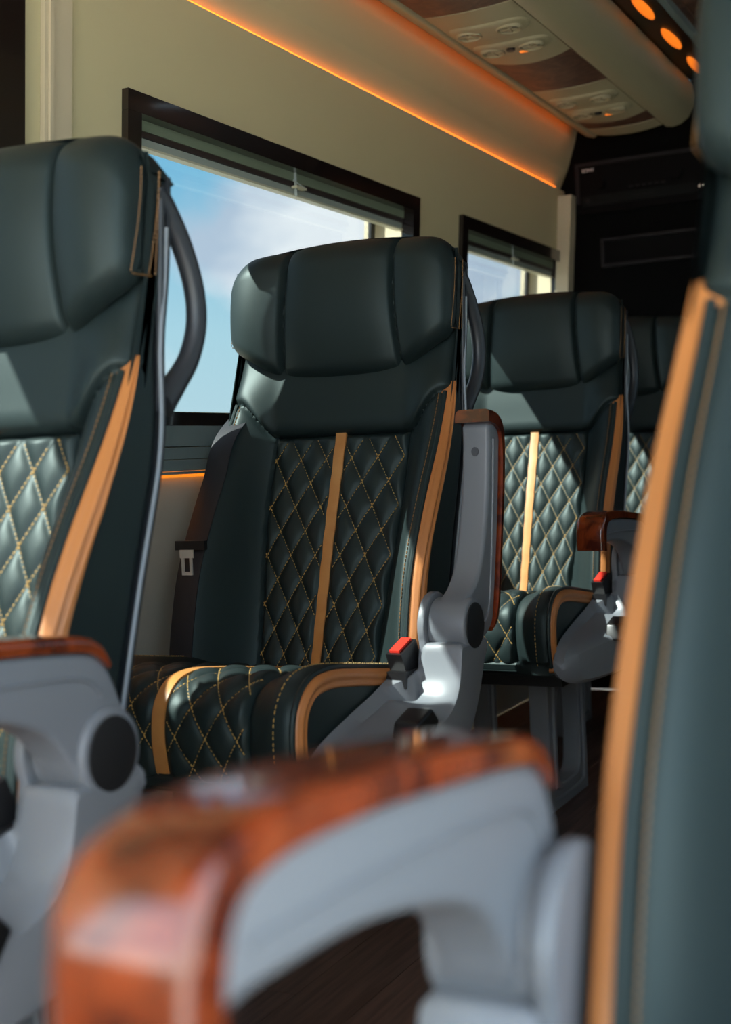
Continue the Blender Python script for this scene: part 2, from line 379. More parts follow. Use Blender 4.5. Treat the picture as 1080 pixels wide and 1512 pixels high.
# ceiling, rear wall, right wall, front, floor, ground
boxes('ceiling', [(-1.345, -0.80, Y0, Y1, 1.99, 2.04), (-0.80, 0.42, Y0, Y1, 1.995, 2.04)], BROWNW, smooth=False)
tag(bpy.data.objects['ceiling'], 'brown wood-look ceiling beyond the lamp row', 'ceiling', kind='structure')
boxes('roof_shell', [(-1.50, 0.50, Y0-0.05, Y1+0.1, 2.045, 2.09)], VANWHITE, smooth=False)
tag(bpy.data.objects['roof_shell'], 'painted outer roof of the van above the ceiling', 'roof', kind='structure')
boxes('wall_rear', [(-1.50, 0.42, Y1+0.001, Y1+0.05, 0, 1.99)], CARPET, smooth=False)
tag(bpy.data.objects['wall_rear'], 'black carpeted rear wall of the van', 'wall', kind='structure')
rw = []
XR = 0.37
def rcell(ya, yb, za, zb): rw.append((XR, XR+0.07, ya, yb, za, zb))
rcell(Y0, -0.74, 0, 1.99); rcell(-0.74, 0.72, 1.93, 1.99)
rcell(0.72, Y1, 0, 0.92); rcell(0.72, Y1, 1.48, 1.99)
for a, b in ((0.72, 0.80), (1.75, 2.05), (3.05, 3.35), (4.15, Y1)): rcell(a, b, 0.92, 1.48)
tag(boxes('wall_right', rw, BEIGE, smooth=False), 'beige right wall with open door bay beside the camera', 'wall', kind='structure')
for i, (a, b) in enumerate(((0.80, 1.75), (2.05, 3.05), (3.35, 4.15))):
    tag(boxes('window_%d' % (i+3), [(XR+0.03, XR+0.035, a, b, 0.92, 1.48)], GLASS, smooth=False), 'right side window %s' % ('beside the nearest seat', 'behind the nearest seat', 'closest to the rear wall')[i], 'window', kind='structure')
tag(boxes('wall_front', [(-1.5, 0.44, Y0-0.05, Y0-0.001, -0.05, 0.55), (-1.5, 0.44, Y0-0.05, Y0-0.001, 1.92, 2.04), (-1.5, -1.42, Y0-0.05, Y0-0.001, 0.55, 1.92), (0.37, 0.44, Y0-0.05, Y0-0.001, 0.55, 1.92)], BEIGE, smooth=False), 'unseen front partition, its open bay set close and wide to let in sky', 'wall', kind='structure')  # unseen; placed close behind the camera and opened wide for more sky light
flo = boxes('floor', [(-1.52, 0.44, Y0, Y1, -0.06, -0.0125)], BLACK, smooth=False)
tag(flo, 'dark brown wood-plank floor of the van', 'floor', kind='structure')
pw = 0.118; pm = None; k = 0
meshes = {}
def plank_mesh(L, mi):
    key = (round(L, 3), mi)
    if key not in meshes:
        bm = bmesh.new(); add_box(bm, 0.0006, pw-0.0006, 0.0006, L-0.0006, -0.012, 0.0); bevel(bm, 0.0012, 1)
        me = bpy.data.meshes.new('floor_plank'); bm.to_mesh(me); bm.free(); me.materials.append(PLANK[mi]); meshes[key] = me
    return meshes[key]
for i in range(16):
    x = -1.50+i*pw; y = Y0-random.choice((0, 0.3, 0.6)); L = 0.93
    while y < Y1-0.02:
        ya, yb = max(y, Y0), min(y+L, Y1)
        if yb-ya > 0.02:
            link('floor_plank', plank_mesh(yb-ya, random.randrange(3)), flo, (x, ya, 0))
        y += L
tag(boxes('ground', [(-40, 40, -40, 40, -0.75, -0.70)], GROUND, smooth=False), 'grey concrete ground outside the van', 'ground', kind='structure')

# ---------------------------------------------------------------- ceiling console
con = empty('ceiling_console', (-1.14, 3.0, 1.84)); tag(con, 'beige overhead console with air vents and brown panels', 'console')
CX, CY, CZ = con.location
def cpart(name, prof, ya, yb, m, par=con, bev=0.0, ang=40):
    bm = bmesh.new(); add_loft(bm, [[(x-CX, y-CY, z-CZ) for x, z in prof] for y in (ya, yb)])
    if bev: bevel(bm, bev, 2, 50)
    return finish(name, bm, m, par, angle=ang)
lip = catmull([(-1.278, 1.886), (-1.290, 1.866), (-1.285, 1.848), (-1.270, 1.841), (-1.247, 1.8405), (-1.245, 1.886)], 4)
cpart('edge_lip', lip, Y0, 4.20, VENTB)
bul = [(-1.024, 1.885), (-1.022, 1.8415), (-1.000, 1.838), (-0.975, 1.843), (-0.950, 1.860), (-0.932, 1.890), (-0.926, 1.925), (-0.932, 1.958), (-0.946, 1.980), (-0.99, 1.985)]
cpart('rounded_side', bul, Y0, 4.22, VENTB)
cpart('core', [(-1.31, 1.886), (-1.0, 1.886), (-0.99, 1.986), (-1.33, 1.986)], Y0, 4.18, VENTB)
XA, XB = -1.2435, -1.0255
def vent_z(x): return 1.8415-0.012*(1-((x-(XA+XB)/2)/((XB-XA)/2))**2)
def panel(name, ya, yb, ba, bb, m, dz=0.0):
    """panel spanning XA..XB; its two cross edges bow by ba and bb along y"""
    bm = bmesh.new(); nx = 17; us = frange(XA, XB, nx); top = []
    def S(x, t, off):
        q = 1-((x-(XA+XB)/2)/((XB-XA)/2))**2
        y = lerp(ya+ba*q, yb+bb*q, t); return (x-CX, y-CY, vent_z(x)+dz-off-CZ)
    sheet(bm, S, us, frange(0, 1, 9), lambda a, b: 0.0, -0.02)
    return finish(name, bm, m, con, angle=35), S
wood = [(2.53, 2.83), (3.255, 3.575), (3.985, 4.095), (1.75, 2.10), (1.0, 1.35)]
for a, b in wood: panel('wood_panel', a, b, 0.02, -0.02, BROWNW, 0.001)
vents = [(2.832, 3.253), (3.577, 3.983), (2.102, 2.528), (1.352, 1.748)]
def nozzle(cx, cy, par, rad=0.031):
    z = vent_z(cx)-0.0062
    bm = bmesh.new()
    ring = [(rad*math.cos(2*math.pi*k/28), rad*math.sin(2*math.pi*k/28)) for k in range(28)]
    prof = [(1.02, 0.004), (1.0, -0.002), (0.93, -0.0045), (0.84, -0.003), (0.78, 0.0045)]
    add_loft(bm, [[(cx+x*s-CX, cy+y*s-CY, z+d-CZ) for x, y in ring] for s, d in prof], caps=False)
    rg = finish('vent_nozzle', bm, VENTB, par)
    bm = bmesh.new(); add_loft(bm, [[(cx+x*0.73-CX, cy+y*0.73-CY, z+d-CZ) for x, y in ring] for d in (0.0030, 0.0010)]); finish('vent_well', bm, BLACK, rg, smooth=False)
    bm = bmesh.new()
    for q in range(5):
        a = q*math.pi/2.5+0.3+cx*7+cy*3; ca, sa = math.cos(a), math.sin(a)
        p = [(0.15, 0.06), (0.75, 0.07), (0.75, -0.07), (0.15, -0.06)]
        add_loft(bm, [[(cx+rad*(ca*l-sa*w_)-CX, cy+rad*(sa*l+ca*w_)-CY, z+d-CZ) for l, w_ in p] for d in (0.0008, -0.0030)])
    add_loft(bm, [[(cx+x*0.20-CX, cy+y*0.20-CY, z+d-CZ) for x, y in ring] for d in (0.0008, -0.0045)])
    finish('vent_blades', bm, VENTB, rg)
for (a, b) in vents:
    pn, S = panel('vent_panel', a, b, -0.018, 0.018, VENTB, 0.0)
    ym = (a+b)/2
    for dy in (-0.075, 0.080):
        # raised oval bezel round each pair
        bm = bmesh.new(); xc = (XA+XB)/2; n = 40
        def ov(sx, sy, d): return [(xc+sx*math.copysign(abs(math.cos(t))**0.75, math.cos(t))-CX, ym+dy+sy*math.copysign(abs(math.sin(t))**0.75, math.sin(t))+0.10*sx*0-CY, vent_z(xc+sx*math.cos(t))-d-CZ) for t in (2*math.pi*k/n for k in range(n))]
        add_loft(bm, [ov(0.100, 0.056, -0.002), ov(0.098, 0.054, 0.002), ov(0.093, 0.049, 0.0048), ov(0.084, 0.041, 0.0058), ov(0.05, 0.02, 0.0058)])
        finish('vent_bezel', bm, VENTB, con)
        for dx in (-0.052, 0.050): nozzle(xc+dx, ym+dy, con)
    bm = bmesh.new(); tube(bm, [(xc-CX, ym+0.068-CY, vent_z(xc)-0.004-CZ), (xc-CX, ym+0.068-CY, vent_z(xc)-0.011-CZ)], 0.011, n=20, up=Vector((1, 0, 0))); finish('light_button', bm, BLACK, con)
    bm = bmesh.new(); add_box(bm, xc+0.012-CX, xc+0.030-CX, ym+0.100-CY, ym+0.110-CY, vent_z(xc)-0.0075-CZ, vent_z(xc)-0.004-CZ); finish('indicator', bm, LAMP, con)
panel('end_panel', 4.098, 4.185, -0.02, 0.0, VENTB)
# lamp row beside the console
lr = empty('lamp_row', (-0.89, 3.0, 1.985)); tag(lr, 'dark ceiling strip with round orange lamps', 'lamp')
boxes('lamp_strip', [(-0.05, 0.053, Y0-3.0, 4.24-3.0, -0.006, 0.004)], BLACK, lr, bev=0.001)
boxes('strip_trim', [(0.0535, 0.072, Y0-3.0, 4.24-3.0, -0.016, 0.006)], LEDGE, lr, bev=0.003)
for k in range(7):
    y = 3.467+0.3065*(k-4)-3.0
    bm = bmesh.new(); ring = [(math.cos(2*math.pi*q/32), math.sin(2*math.pi*q/32)) for q in range(32)]
    add_loft(bm, [[(x*s*0.42, y+yy*s*2.9, d) for x, yy in ring] for s, d in ((0.036, -0.006), (0.035, -0.010), (0.028, -0.013), (0.012, -0.0145))])
    finish('lamp', bm, LAMP, lr)

# ---------------------------------------------------------------- rear wall equipment
def yrear(o, d): return Y1-o
rc = empty('audio_receiver', (-1.10, Y1-0.02, 1.60)); tag(rc, 'black audio receiver mounted high on the black rear wall', 'receiver')
rx0, rx1, rz0, rz1 = -0.235, 0.215, 0.0, 0.168
boxes('case', [(rx0, rx1, -0.010, 0.02, rz0, rz1)], ALBLK, rc, bev=0.003)
boxes('face_frame_top', [(rx0, rx1, -0.017, -0.0105, rz1-0.012, rz1)], ALGRY, rc, bev=0.001)
boxes('face_frame_side', [(rx0, rx0+0.013, -0.017, -0.0105, 0.035, rz1-0.0125)], ALGRY, rc, bev=0.001)
boxes('lower_band', [(rx0+0.02, rx1, -0.015, -0.0105, 0.024, 0.058)], mat('receiver_band', (0.005, 0.006, 0.006), 0.6, spec=0.1), rc, bev=0.001)
for kx in (-0.155, 0.100):
    bm = bmesh.new(); tube(bm, [(kx, -0.0105, 0.095), (kx, -0.026, 0.095)], 0.020, n=28, up=Vector((0, 0, 1))); finish('volume_knob' if kx > 0 else 'selector_knob', bm, ALBLK, rc)
for k in range(6):
    bm = bmesh.new(); add_box(bm, -0.055+k*0.021, -0.042+k*0.021, -0.014, -0.0105, 0.070, 0.076); finish('button', bm, ALGRY, rc)
for kx in (0.175, 0.188):
    bm = bmesh.new(); tube(bm, [(kx, -0.0155, 0.042), (kx, -0.020, 0.042)], 0.0045, n=14, up=Vector((0, 0, 1))); finish('jack_socket', bm, METAL, rc)
bm = bmesh.new(); tube(bm, [(-0.195, -0.0155, 0.042), (-0.195, -0.018, 0.042)], 0.008, n=18, up=Vector((0, 0, 1))); finish('headphone_socket', bm, ALGRY, rc)
bm = bmesh.new()
for k in range(11): add_box(bm, -0.205+k*0.0108, -0.205+k*0.0108+random.uniform(0.004, 0.009), -0.0156, -0.0151, 0.028, 0.031)
for k in range(8): add_box(bm, -0.040+k*0.009, -0.034+k*0.009, -0.0156, -0.0151, 0.040, 0.043)
tag(finish('small_print', bm, ALGRY, rc, smooth=False), kind='stuff')
tx = bpy.data.curves.new('brand_lettering', 'FONT'); tx.body = 'SONY'; tx.size = 0.0155; tx.extrude = 0.0004; tx.materials.append(MARK)
tmp = bpy.data.objects.new('tmp', tx); COL.objects.link(tmp); dg = bpy.context.evaluated_depsgraph_get()
tme = bpy.data.meshes.new_from_object(tmp.evaluated_get(dg)); bpy.data.objects.remove(tmp); bpy.data.curves.remove(tx)
to = link('brand_lettering', tme, rc); to.location = (-0.213, -0.0108, 0.138); to.rotation_euler = (R(90), 0, 0)
sh = empty('shelf_slot', (-1.04, Y1-0.012, 1.43)); tag(sh, 'empty black framed slot below the receiver on the rear wall', 'shelf')
for nm, b_ in (('slot_top', (-0.22, 0.14, -0.014, 0.012, 0.075, 0.085)), ('slot_bottom', (-0.22, 0.14, -0.014, 0.012, -0.010, 0.0)), ('slot_side', (-0.22, -0.208, -0.014, 0.012, 0.0005, 0.0745)), ('slot_side', (0.128, 0.14, -0.014, 0.012, 0.0005, 0.0745)), ('slot_back', (-0.2075, 0.1275, 0.002, 0.012, 0.0005, 0.0745))):
    boxes(nm, [b_], ALGRY if 'back' not in nm else ALBLK, sh, bev=0.001)

# ================================================================= the passenger seat
# local frame: x across, y = 0 at the top edge of the quilted back (front is -y), z from the floor
def cen(z): return scurve(z, [(0.40, -0.156), (0.465, -0.134), (0.675, -0.067), (0.866, 0.0), (0.95, 0.020), (1.05, 0.042), (1.22, 0.060)])
def bol(z): return scurve(z, [(0.40, 0.085), (0.50, 0.112), (0.60, 0.122), (0.66, 0.118), (0.76, 0.096), (0.86, 0.062), (0.95, 0.028), (1.02, 0.010), (1.22, 0.0)])
def seam_z(ax): return 0.866+0.066*smooth((ax-0.138)/0.075)**0.8 if ax > 0.138 else 0.866
def qz(z): return lerp(0.85, 1.0, smooth((z-0.43)/0.36))
def ramp(ax, z): a0 = 0.128*qz(z); return smooth((ax-a0)/(0.210-a0))
def front(x, z):
    ax = abs(x); y = cen(z)-bol(z)*ramp(ax, z)
    zs = seam_z(ax)
    if z > zs:      # the smooth shoulder panel swells out above its seam
        t = min(1, (z-zs)/0.03); y -= 0.020*math.sqrt(max(0, 1-(1-t)**2))*(1-0.5*smooth((ax-0.15)/0.07))
        y += 0.006*smooth((z-1.0)/0.05)
    elif ax < 0.139*qz(z): y += 0.010   # recess that the quilted panel fills
    y += 0.007*math.exp(-((z-zs)/0.006)**2)*(1 if ax > 0.13 else 0.3)
    return y
HWB = 0.230
def back_y(x, z): return cen(z)+0.040-0.016*smooth((z-0.8)/0.2)+0.030*(1-(x/HWB)**2)*smooth((z-0.42)/0.1)
def build_backrest(sx):
    r_ = 0.026; xs = []
    for k in range(9): a = math.pi/2*k/8; xs.append((HWB-r_+r_*math.sin(a), r_*(1-math.cos(a))))
    mid = frange(0, HWB-r_, 84)[:-1]
    half = [(x, 0.0) for x in mid]+xs
    st = [(-x, i) for x, i in reversed(half)]+half[1:]
    zs = frange(0.40, 1.195, 180); loops = []
    for x, ins in st:
        ax = abs(x); ztop = 1.195-edge_round(max(0, 0.236-ax), 0.05); lp = []
        zz = [0.40+(z-0.40)/(1.195-0.40)*(ztop-0.40) for z in zs]
        for z in zz: lp.append((front(x, z)+edge_round(ztop-z, 0.02), z))
        for z in frange(ztop, 0.40, 30)[0:]: lp.append((back_y(x, z)-edge_round(ztop-z, 0.02), z))
        w_ = lambda z: 1-0.030*smooth((z-0.80)/0.2)
        loops.append([(sx*x*w_(z), y, z) for y, z in offset2d(lp, ins)])
    bm = bmesh.new(); end_fill(loops, 180); add_loft(bm, loops); return bm
def end_fill(loops, nf):
    """close both flanks with rows drawn in to the middle of the thickness"""
    for e_ in (0, -1):
        lp = loops[e_]; F_ = sorted((p[2], p[1]) for p in lp[:nf]); B_ = sorted((p[2], p[1]) for p in lp[nf:]); rows = []
        for k in (0.35, 0.7, 0.97): rows.append([(p[0], lerp(p[1], (interp(p[2], F_)+interp(p[2], B_))/2, k), p[2]) for p in lp])
        if e_ == 0: loops[:0] = rows[::-1]
        else: loops.extend(rows)
DX, DS = 0.0525, 0.0850
def puff(x, s, amp):
    a = x/DX+s/DS; b = x/DX-s/DS
    da = abs(a-round(a))*2; db = abs(b-round(b))*2
    g_ = lambda t: 1-(1-t)**2.6
    return amp*(g_(da)*g_(db))**0.75
QH = 0.1375
def Sback(sx):
    def S(x, z, off):
        dzy = 0.335; n = 1/math.sqrt(1+dzy*dzy)
        x = x*qz(z); yy = cen(z)-bol(z)*ramp(abs(x), z)
        return (sx*x, yy-off*n, z+off*dzy*n)
    return S
def quilt_lines(x0, x1, s0, s1, gap):
    """diamond seam segments in (x,s), leaving out the ribbon"""
    segs = []
    for sgn in (1, -1):
        for k in range(-14, 15):
            pts = []
            for part in ((x0, -gap), (gap, x1)):
                a, b = part
                # x/DX + sgn*s/DS = k -> s = sgn*(k - x/DX)*DS
                pp = []
                N = 24
                for i in range(N+1):
                    x = lerp(a, b, i/N); s = sgn*(k-x/DX)*DS
                    if s0 <= s <= s1: pp.append((x, s))
                if len(pp) > 1: segs.append((pp[0], pp[-1]))
    return segs
ZQ0, ZQ1 = 0.435, 0.866
def build_quilt(sx):
    bm = bmesh.new()
    us = frange(-QH, QH, 105); vs = frange(ZQ0, ZQ1, 150)
    def off(x, z):
        e_ = min(QH-abs(x), ZQ1-z, z-ZQ0); base = 0.002-0.009*math.exp(-e_/0.003)
        return base+puff(x, ZQ1-0.002-z, 0.0075)*smooth(e_/0.012)*smooth((abs(x)-0.008)/0.012)
    sheet(bm, Sback(sx), us, vs, off, -0.012); return bm
def bent(S, pts, n): 
    return [(lerp(pts[0][0], pts[1][0], i/n), lerp(pts[0][1], pts[1][1], i/n)) for i in range(n+1)]
def build_back_stitch(sx):
    bm = bmesh.new(); S = Sback(sx); S2 = lambda x, s, off: S(x, ZQ1-0.002-s, off+0.0024)
    for p, q in quilt_lines(-QH+0.004, QH-0.004, 0.003, ZQ1-ZQ0-0.01, 0.013): stitch_path(bm, [p, q], S2)
    return bm
def ribbon(bm, S, pts, w, h0, h1, nn=3):
    """flat band along (x,s) points on S"""
    rows = []
    for i, (x, s) in enumerate(pts):
        rows.append([S(x-w/2, s, h0), S(x-w/2, s, h1), S(x-w/6, s, h1+0.0006), S(x+w/6, s, h1+0.0006), S(x+w/2, s, h1), S(x+w/2, s, h0)])
    add_loft(bm, rows)
def build_back_ribbon(sx):
    bm = bmesh.new(); n = 60; S = Sback(sx)
    ribbon(bm, S, [(0.0006*math.sin(i*0.9), lerp(ZQ0+0.005, ZQ1+0.001, i/n)) for i in range(n+1)], 0.0205, 0.0, 0.0055)
    return bm
def build_gusset(sx, side):
    """pleated orange side strip of the backrest"""
    bm = bmesh.new(); rows = []; n = 70; m_ = 21
    for i in range(n+1):
        zt_ = 0.948 if side > 0 else 0.80; z = lerp(0.455, zt_, i/n); t = (z-0.455)/(zt_-0.455)
        w_ = (0.034-0.006*t)*min(1, (1-t)/0.35)**0.8+0.004
        yf = cen(z)-bol(z)+0.005; wid = (1-0.030*smooth((z-0.80)/0.2)); row = []
        for j in range(m_):
            q = j/(m_-1); pl = abs(math.sin(q*math.pi*2.5+0.6*math.sin(z*14)))
            y = yf+w_*q; d = HWB-0.026+0.026*math.sqrt(max(0, 1-max(0, 1-(y-yf+0.010)/0.026)**2))
            x = (d+0.002+0.007*pl*min(1, 6*q, 6*(1-q)))*wid
            row.append((sx*side*x, y, z))
        for j in reversed(range(m_)):
            q = j/(m_-1); y = yf+w_*q; row.append((sx*side*(HWB-0.028)*wid, y+0.002, z))
        rows.append(row)
    add_loft(bm, rows); return bm
def edge_pts(n=60, dy=0.0, dx=0.0):
    return [((HWB-0.012+dx)*(1-0.030*smooth((z-0.80)/0.2)), cen(z)-bol(z)+0.004+dy, z) for z in frange(0.46, 0.93, n)]
def build_back_piping(sx, side):
    bm = bmesh.new(); tube(bm, [(sx*side*x, y, z) for x, y, z in edge_pts(70)], 0.0042, n=8); return bm
def build_back_edge_stitch(sx):
    bm = bmesh.new()
    for side in (1, -1):
        pts = [(x, y, z) for x, y, z in edge_pts(75, -0.0045, -0.010)]
        for a, b in zip(pts, pts[1:]):
            a = Vector(a); b = Vector(b); b = a.lerp(b, 0.72)
            tube(bm, [(sx*side*a.x, a.y, a.z), (sx*side*b.x, b.y, b.z)], 0.0008, n=4)
    # headrest: two stitched lines down each side panel, and along the foot of it
    for side in (1, -1):
        for y0_, y1_ in ((hr_front(0.225, 1.10)+0.012, 0), (HRB-0.014, 0), (HRB-0.003, 1)):
            for k in range(24):
                z = lerp(1.042, 1.165, k/24); dy = 0.010*math.sin((z-1.05)*18)
                x = HRW+0.0004
                tube(bm, [(sx*side*x, y0_+(dy if y1_ == 0 else 0)+lerp(0, 0.022, (z-1.05)/0.14), z), (sx*side*x, y0_+(dy if y1_ == 0 else 0)+lerp(0, 0.022, (z+0.004-1.05)/0.14), z+0.004)], 0.0008, n=4)
        for k in range(9):
            y = lerp(hr_front(0.225, 1.06)+0.014, HRB-0.012, k/9)
            tube(bm, [(sx*side*(HRW+0.0004), y, 1.040), (sx*side*(HRW+0.0004), y+0.0042, 1.040)], 0.0008, n=4)
    return bm
# headrest
HRW, HRB = 0.2255, 0.044
def hr_front(x, z):
    ax = abs(x); t = (z-0.968)/(1.232-0.968)
    y = lerp(0.008, 0.024, t)-0.022*math.sin(math.pi*min(1, max(0, t*0.92+0.06)))
    xs_ = 0.104+0.020*(max(0, 1-t))**1.6+0.006*t
    y -= 0.012*smooth((ax-0.10)/0.10)*(1-0.5*t)
    if ax < xs_: y -= 0.015*(1-(ax/xs_)**4)-0.003
    else: q = (ax-xs_)/(HRW-xs_); y -= 0.014*(1-(2*q-1)**2)
    y += 0.009*math.exp(-((ax-xs_)/0.0052)**2)
    return y
def build_headrest(sx):
    r_ = 0.016; xs = []
    for k in range(8): a = math.pi/2*k/7; xs.append((HRW-r_+r_*math.sin(a), r_*(1-math.cos(a))))
    half = [(x, 0.0) for x in frange(0, HRW-r_, 130)[:-1]]+xs
    st = [(-x, i) for x, i in reversed(half)]+half[1:]; loops = []
    for x, ins in st:
        ax = abs(x); zb = 0.968+0.060*max(0, (ax-0.122)/(HRW-0.122))
        zb += -0.004*(1-min(1, ax/0.12)**2)+0.004
        zt = 1.220-0.016*(ax/0.2)**2-edge_round(max(0, HRW+0.003-ax), 0.050)
        lp = []; n = 64
        for i in range(n):
            t = 0.5-0.5*math.cos(math.pi*i/(n-1)); z = lerp(zb, zt, t); d = min(z-zb, zt-z)
            lp.append((hr_front(x, z)+edge_round(d, 0.030 if z < (zb+zt)/2 else 0.042), z))
        for i in range(24):
            t = 0.5-0.5*math.cos(math.pi*i/23); z = lerp(zt, zb+0.010, t); d = min(z-zb-0.010, zt-z)
            lp.append((HRB+0.026*max(0, (z-1.05)/0.14)-edge_round(zt-z, 0.034)-edge_round(z-zb-0.010, 0.015), z))
        loops.append([(sx*x, y, z) for y, z in offset2d(lp, ins)])
    bm = bmesh.new(); end_fill(loops, 64); add_loft(bm, loops); return bm
# cushion: outline path (y,z) of top and front, rear to front to bottom
CUSH = catmull([(-0.115, 0.452), (-0.20, 0.468), (-0.32, 0.488), (-0.43, 0.506), (-0.505, 0.515), (-0.555, 0.509), (-0.586, 0.482), (-0.595, 0.440), (-0.590, 0.395), (-0.580, 0.362)], 10, closed=False)
def path_len(p):
    L = [0]
    for a, b in zip(p, p[1:]): L.append(L[-1]+math.hypot(b[0]-a[0], b[1]-a[1]))
    return L
CL = path_len(CUSH); CT = CL[-1]
def cpath(s):
    s = max(0, min(CT, s)); lo = 0
    for i in range(len(CL)-1):
        if s <= CL[i+1]: lo = i; break
    a, b = CUSH[lo], CUSH[lo+1]; t = (s-CL[lo])/(CL[lo+1]-CL[lo]); y, z = lerp(a[0], b[0], t), lerp(a[1], b[1], t)
    i0, i1 = max(0, lo-1), min(len(CUSH)-1, lo+2); ty, tz = CUSH[i1][0]-CUSH[i0][0], CUSH[i1][1]-CUSH[i0][1]; L = math.hypot(ty, tz)
    return y, z, tz/L*-1*-1, -ty/L      # normal: up on top, forward at the front
def cn(s):
    y, z, a, b = cpath(s)
    # tangent (ty,tz) = (-b, a); outward normal = (a, b) turned so that it points up/forward
    ny, nz = a, b
    if nz < 0 and abs(nz) > 0.3: ny, nz = -ny, -nz
    return y, z, ny, nz
def cbol(x): return 0.016*smooth((abs(x)-0.150)/0.05)
QC = 0.148; SC0, SC1 = 0.015, CT-0.004
def Scush(sx):
    def S(x, s, off):
        y, z, ny, nz = cn(s); o_ = off+cbol(x); return (sx*x, y+ny*o_, z+nz*o_)
    return S
def build_cushion(sx):
    r_ = 0.020; hw = 0.231; xs = []
    for k in range(8): a = math.pi/2*k/7; xs.append((hw-r_+r_*math.sin(a), r_*(1-math.cos(a))))
    half = [(x, 0.0) for x in frange(0, hw-r_, 50)[:-1]]+xs
    st = [(-x, i) for x, i in reversed(half)]+half[1:]; loops = []; S = Scush(1)
    for x, ins in st:
        rec = -0.008 if abs(x) < QC+0.001 else 0.0
        rec += -0.004*math.exp(-((abs(x)-QC-0.003)/0.003)**2)
        lp = [S(x, s, rec)[1:] for s in frange(0, CT, 70)]
        lp += [(-0.570, 0.352), (-0.545, 0.346)]+[(lerp(-0.52, -0.12, i/8), 0.345) for i in range(9)]+[(-0.10, 0.352), (-0.098, 0.40), (-0.105, 0.44)]
        loops.append([(sx*x, y, z) for y, z in offset2d(lp, ins)])
    bm = bmesh.new(); add_loft(bm, loops); return bm
def build_cquilt(sx):
    bm = bmesh.new()
    def off(x, s):
        e_ = min(QC-abs(x), SC1-s, s-SC0+0.01); return 0.001-0.007*math.exp(-max(0, e_)/0.003)+puff(x, s+0.02, 0.0075)*smooth(e_/0.010)*smooth((abs(x)-0.008)/0.012)
    sheet(bm, Scush(sx), frange(-QC, QC, 113), frange(SC0, SC1, 190), off, -0.010); return bm
def build_cstitch(sx):
    bm = bmesh.new(); S = Scush(sx); S2 = lambda x, s, off: S(x, s-0.02, off+0.0014)
    for p, q in quilt_lines(-QC+0.004, QC-0.004, SC0+0.025, SC1+0.015, 0.013):
        n = max(1, int(abs(q[1]-p[1])/0.02)); stitch_path(bm, bent(None, (p, q), n), S2, gap=0.0012)
    S3 = lambda x, s, off: S(x, s, off)
    for side in (1, -1):
        n = 40; stitch_path(bm, [(side*0.199, lerp(0.02, CT-0.01, i/n)) for i in range(n+1)], S3, w=0.0013)
    return bm
def build_cribbon(sx):
    bm = bmesh.new(); n = 90
    ribbon(bm, Scush(sx), [(0.0, lerp(SC0+0.004, SC1-0.001, i/n)) for i in range(n+1)], 0.0205, -0.001, 0.0052); return bm
def build_cgusset(sx, side):
    bm = bmesh.new(); rows = []; n = 80; S = Scush(1); m_ = 13
    for i in range(n+1):
        t = i/n; s = lerp(0.05, CT-0.006, t); y, z, ny, nz = cn(s); w_ = 0.026*min(1, t/0.12+0.12)
        row = []
        for j in range(m_):
            q = j/(m_-1); dn = 0.016-0.006-w_*q
            row.append((sx*side*(0.2325+0.0055*abs(math.sin(q*math.pi*1.5))*min(1, 5*q, 5*(1-q))), y+ny*dn, z+nz*dn))
        for j in reversed(range(m_)):
            dn = 0.010-w_*j/(m_-1); row.append((sx*side*0.222, y+ny*dn, z+nz*dn))
        rows.append(row)
    add_loft(bm, rows); return bm
def build_cpiping(sx, side):
    bm = bmesh.new(); pts = []
    for i in range(81):
        y, z, ny, nz = cn(lerp(0.03, CT-0.004, i/80)); pts.append((sx*side*0.2265, y+ny*0.0125, z+nz*0.0125))
    tube(bm, pts, 0.0045, n=8); return bm
# back shell, handle
def build_shell(sx):
    bm = bmesh.new(); rows = []
    for i in range(41):
        z = lerp(0.42, 1.16, i/40); w_ = (HWB+0.003)*(1-0.030*smooth((z-0.80)/0.2)); row = []
        for j in range(25):
            q = -1+2*j/24; row.append((sx*q*w_, back_y(q*HWB, z)+0.002+0.016*max(0, 1-abs(q)**6), z))
        for j in reversed(range(25)):
            q = -1+2*j/24; row.append((sx*q*w_, back_y(q*HWB, z)-0.006, z))
        rows.append(row)
    add_loft(bm, rows); return bm
def build_shell_edge(sx, side):
    bm = bmesh.new()
    tube(bm, [(sx*side*(HWB+0.0025)*(1-0.030*smooth((z-0.80)/0.2)), back_y(HWB, z)-0.006, z) for z in frange(0.43, 1.10, 60)], 0.0026, n=8); return bm
def build_handle(sx):
    bm = bmesh.new()
    P_ = catmull([(0.212, 0.062, 1.142), (0.216, 0.080, 1.124), (0.220, 0.104, 1.085), (0.223, 0.121, 1.035), (0.223, 0.122, 0.990), (0.221, 0.106, 0.950), (0.218, 0.080, 0.920), (0.216, 0.052, 0.895)], 7, closed=False)
    tube(bm, [(sx*x, y, z) for x, y, z in P_], lambda t: 0.012+0.004*(2*t-1)**4, lambda t: 0.014+0.006*(2*t-1)**4, n=14, up=Vector((1, 0, 0)))
    P2 = [(0.2215, 0.040+0.024*(t+1)/2, lerp(0.885, 1.145, (t+1)/2)) for t in frange(-1, 1, 20)]
    tube(bm, [(sx*x, y, z) for x, y, z in P2], 0.0055, 0.0055, n=10, up=Vector((1, 0, 0)))
    return bm
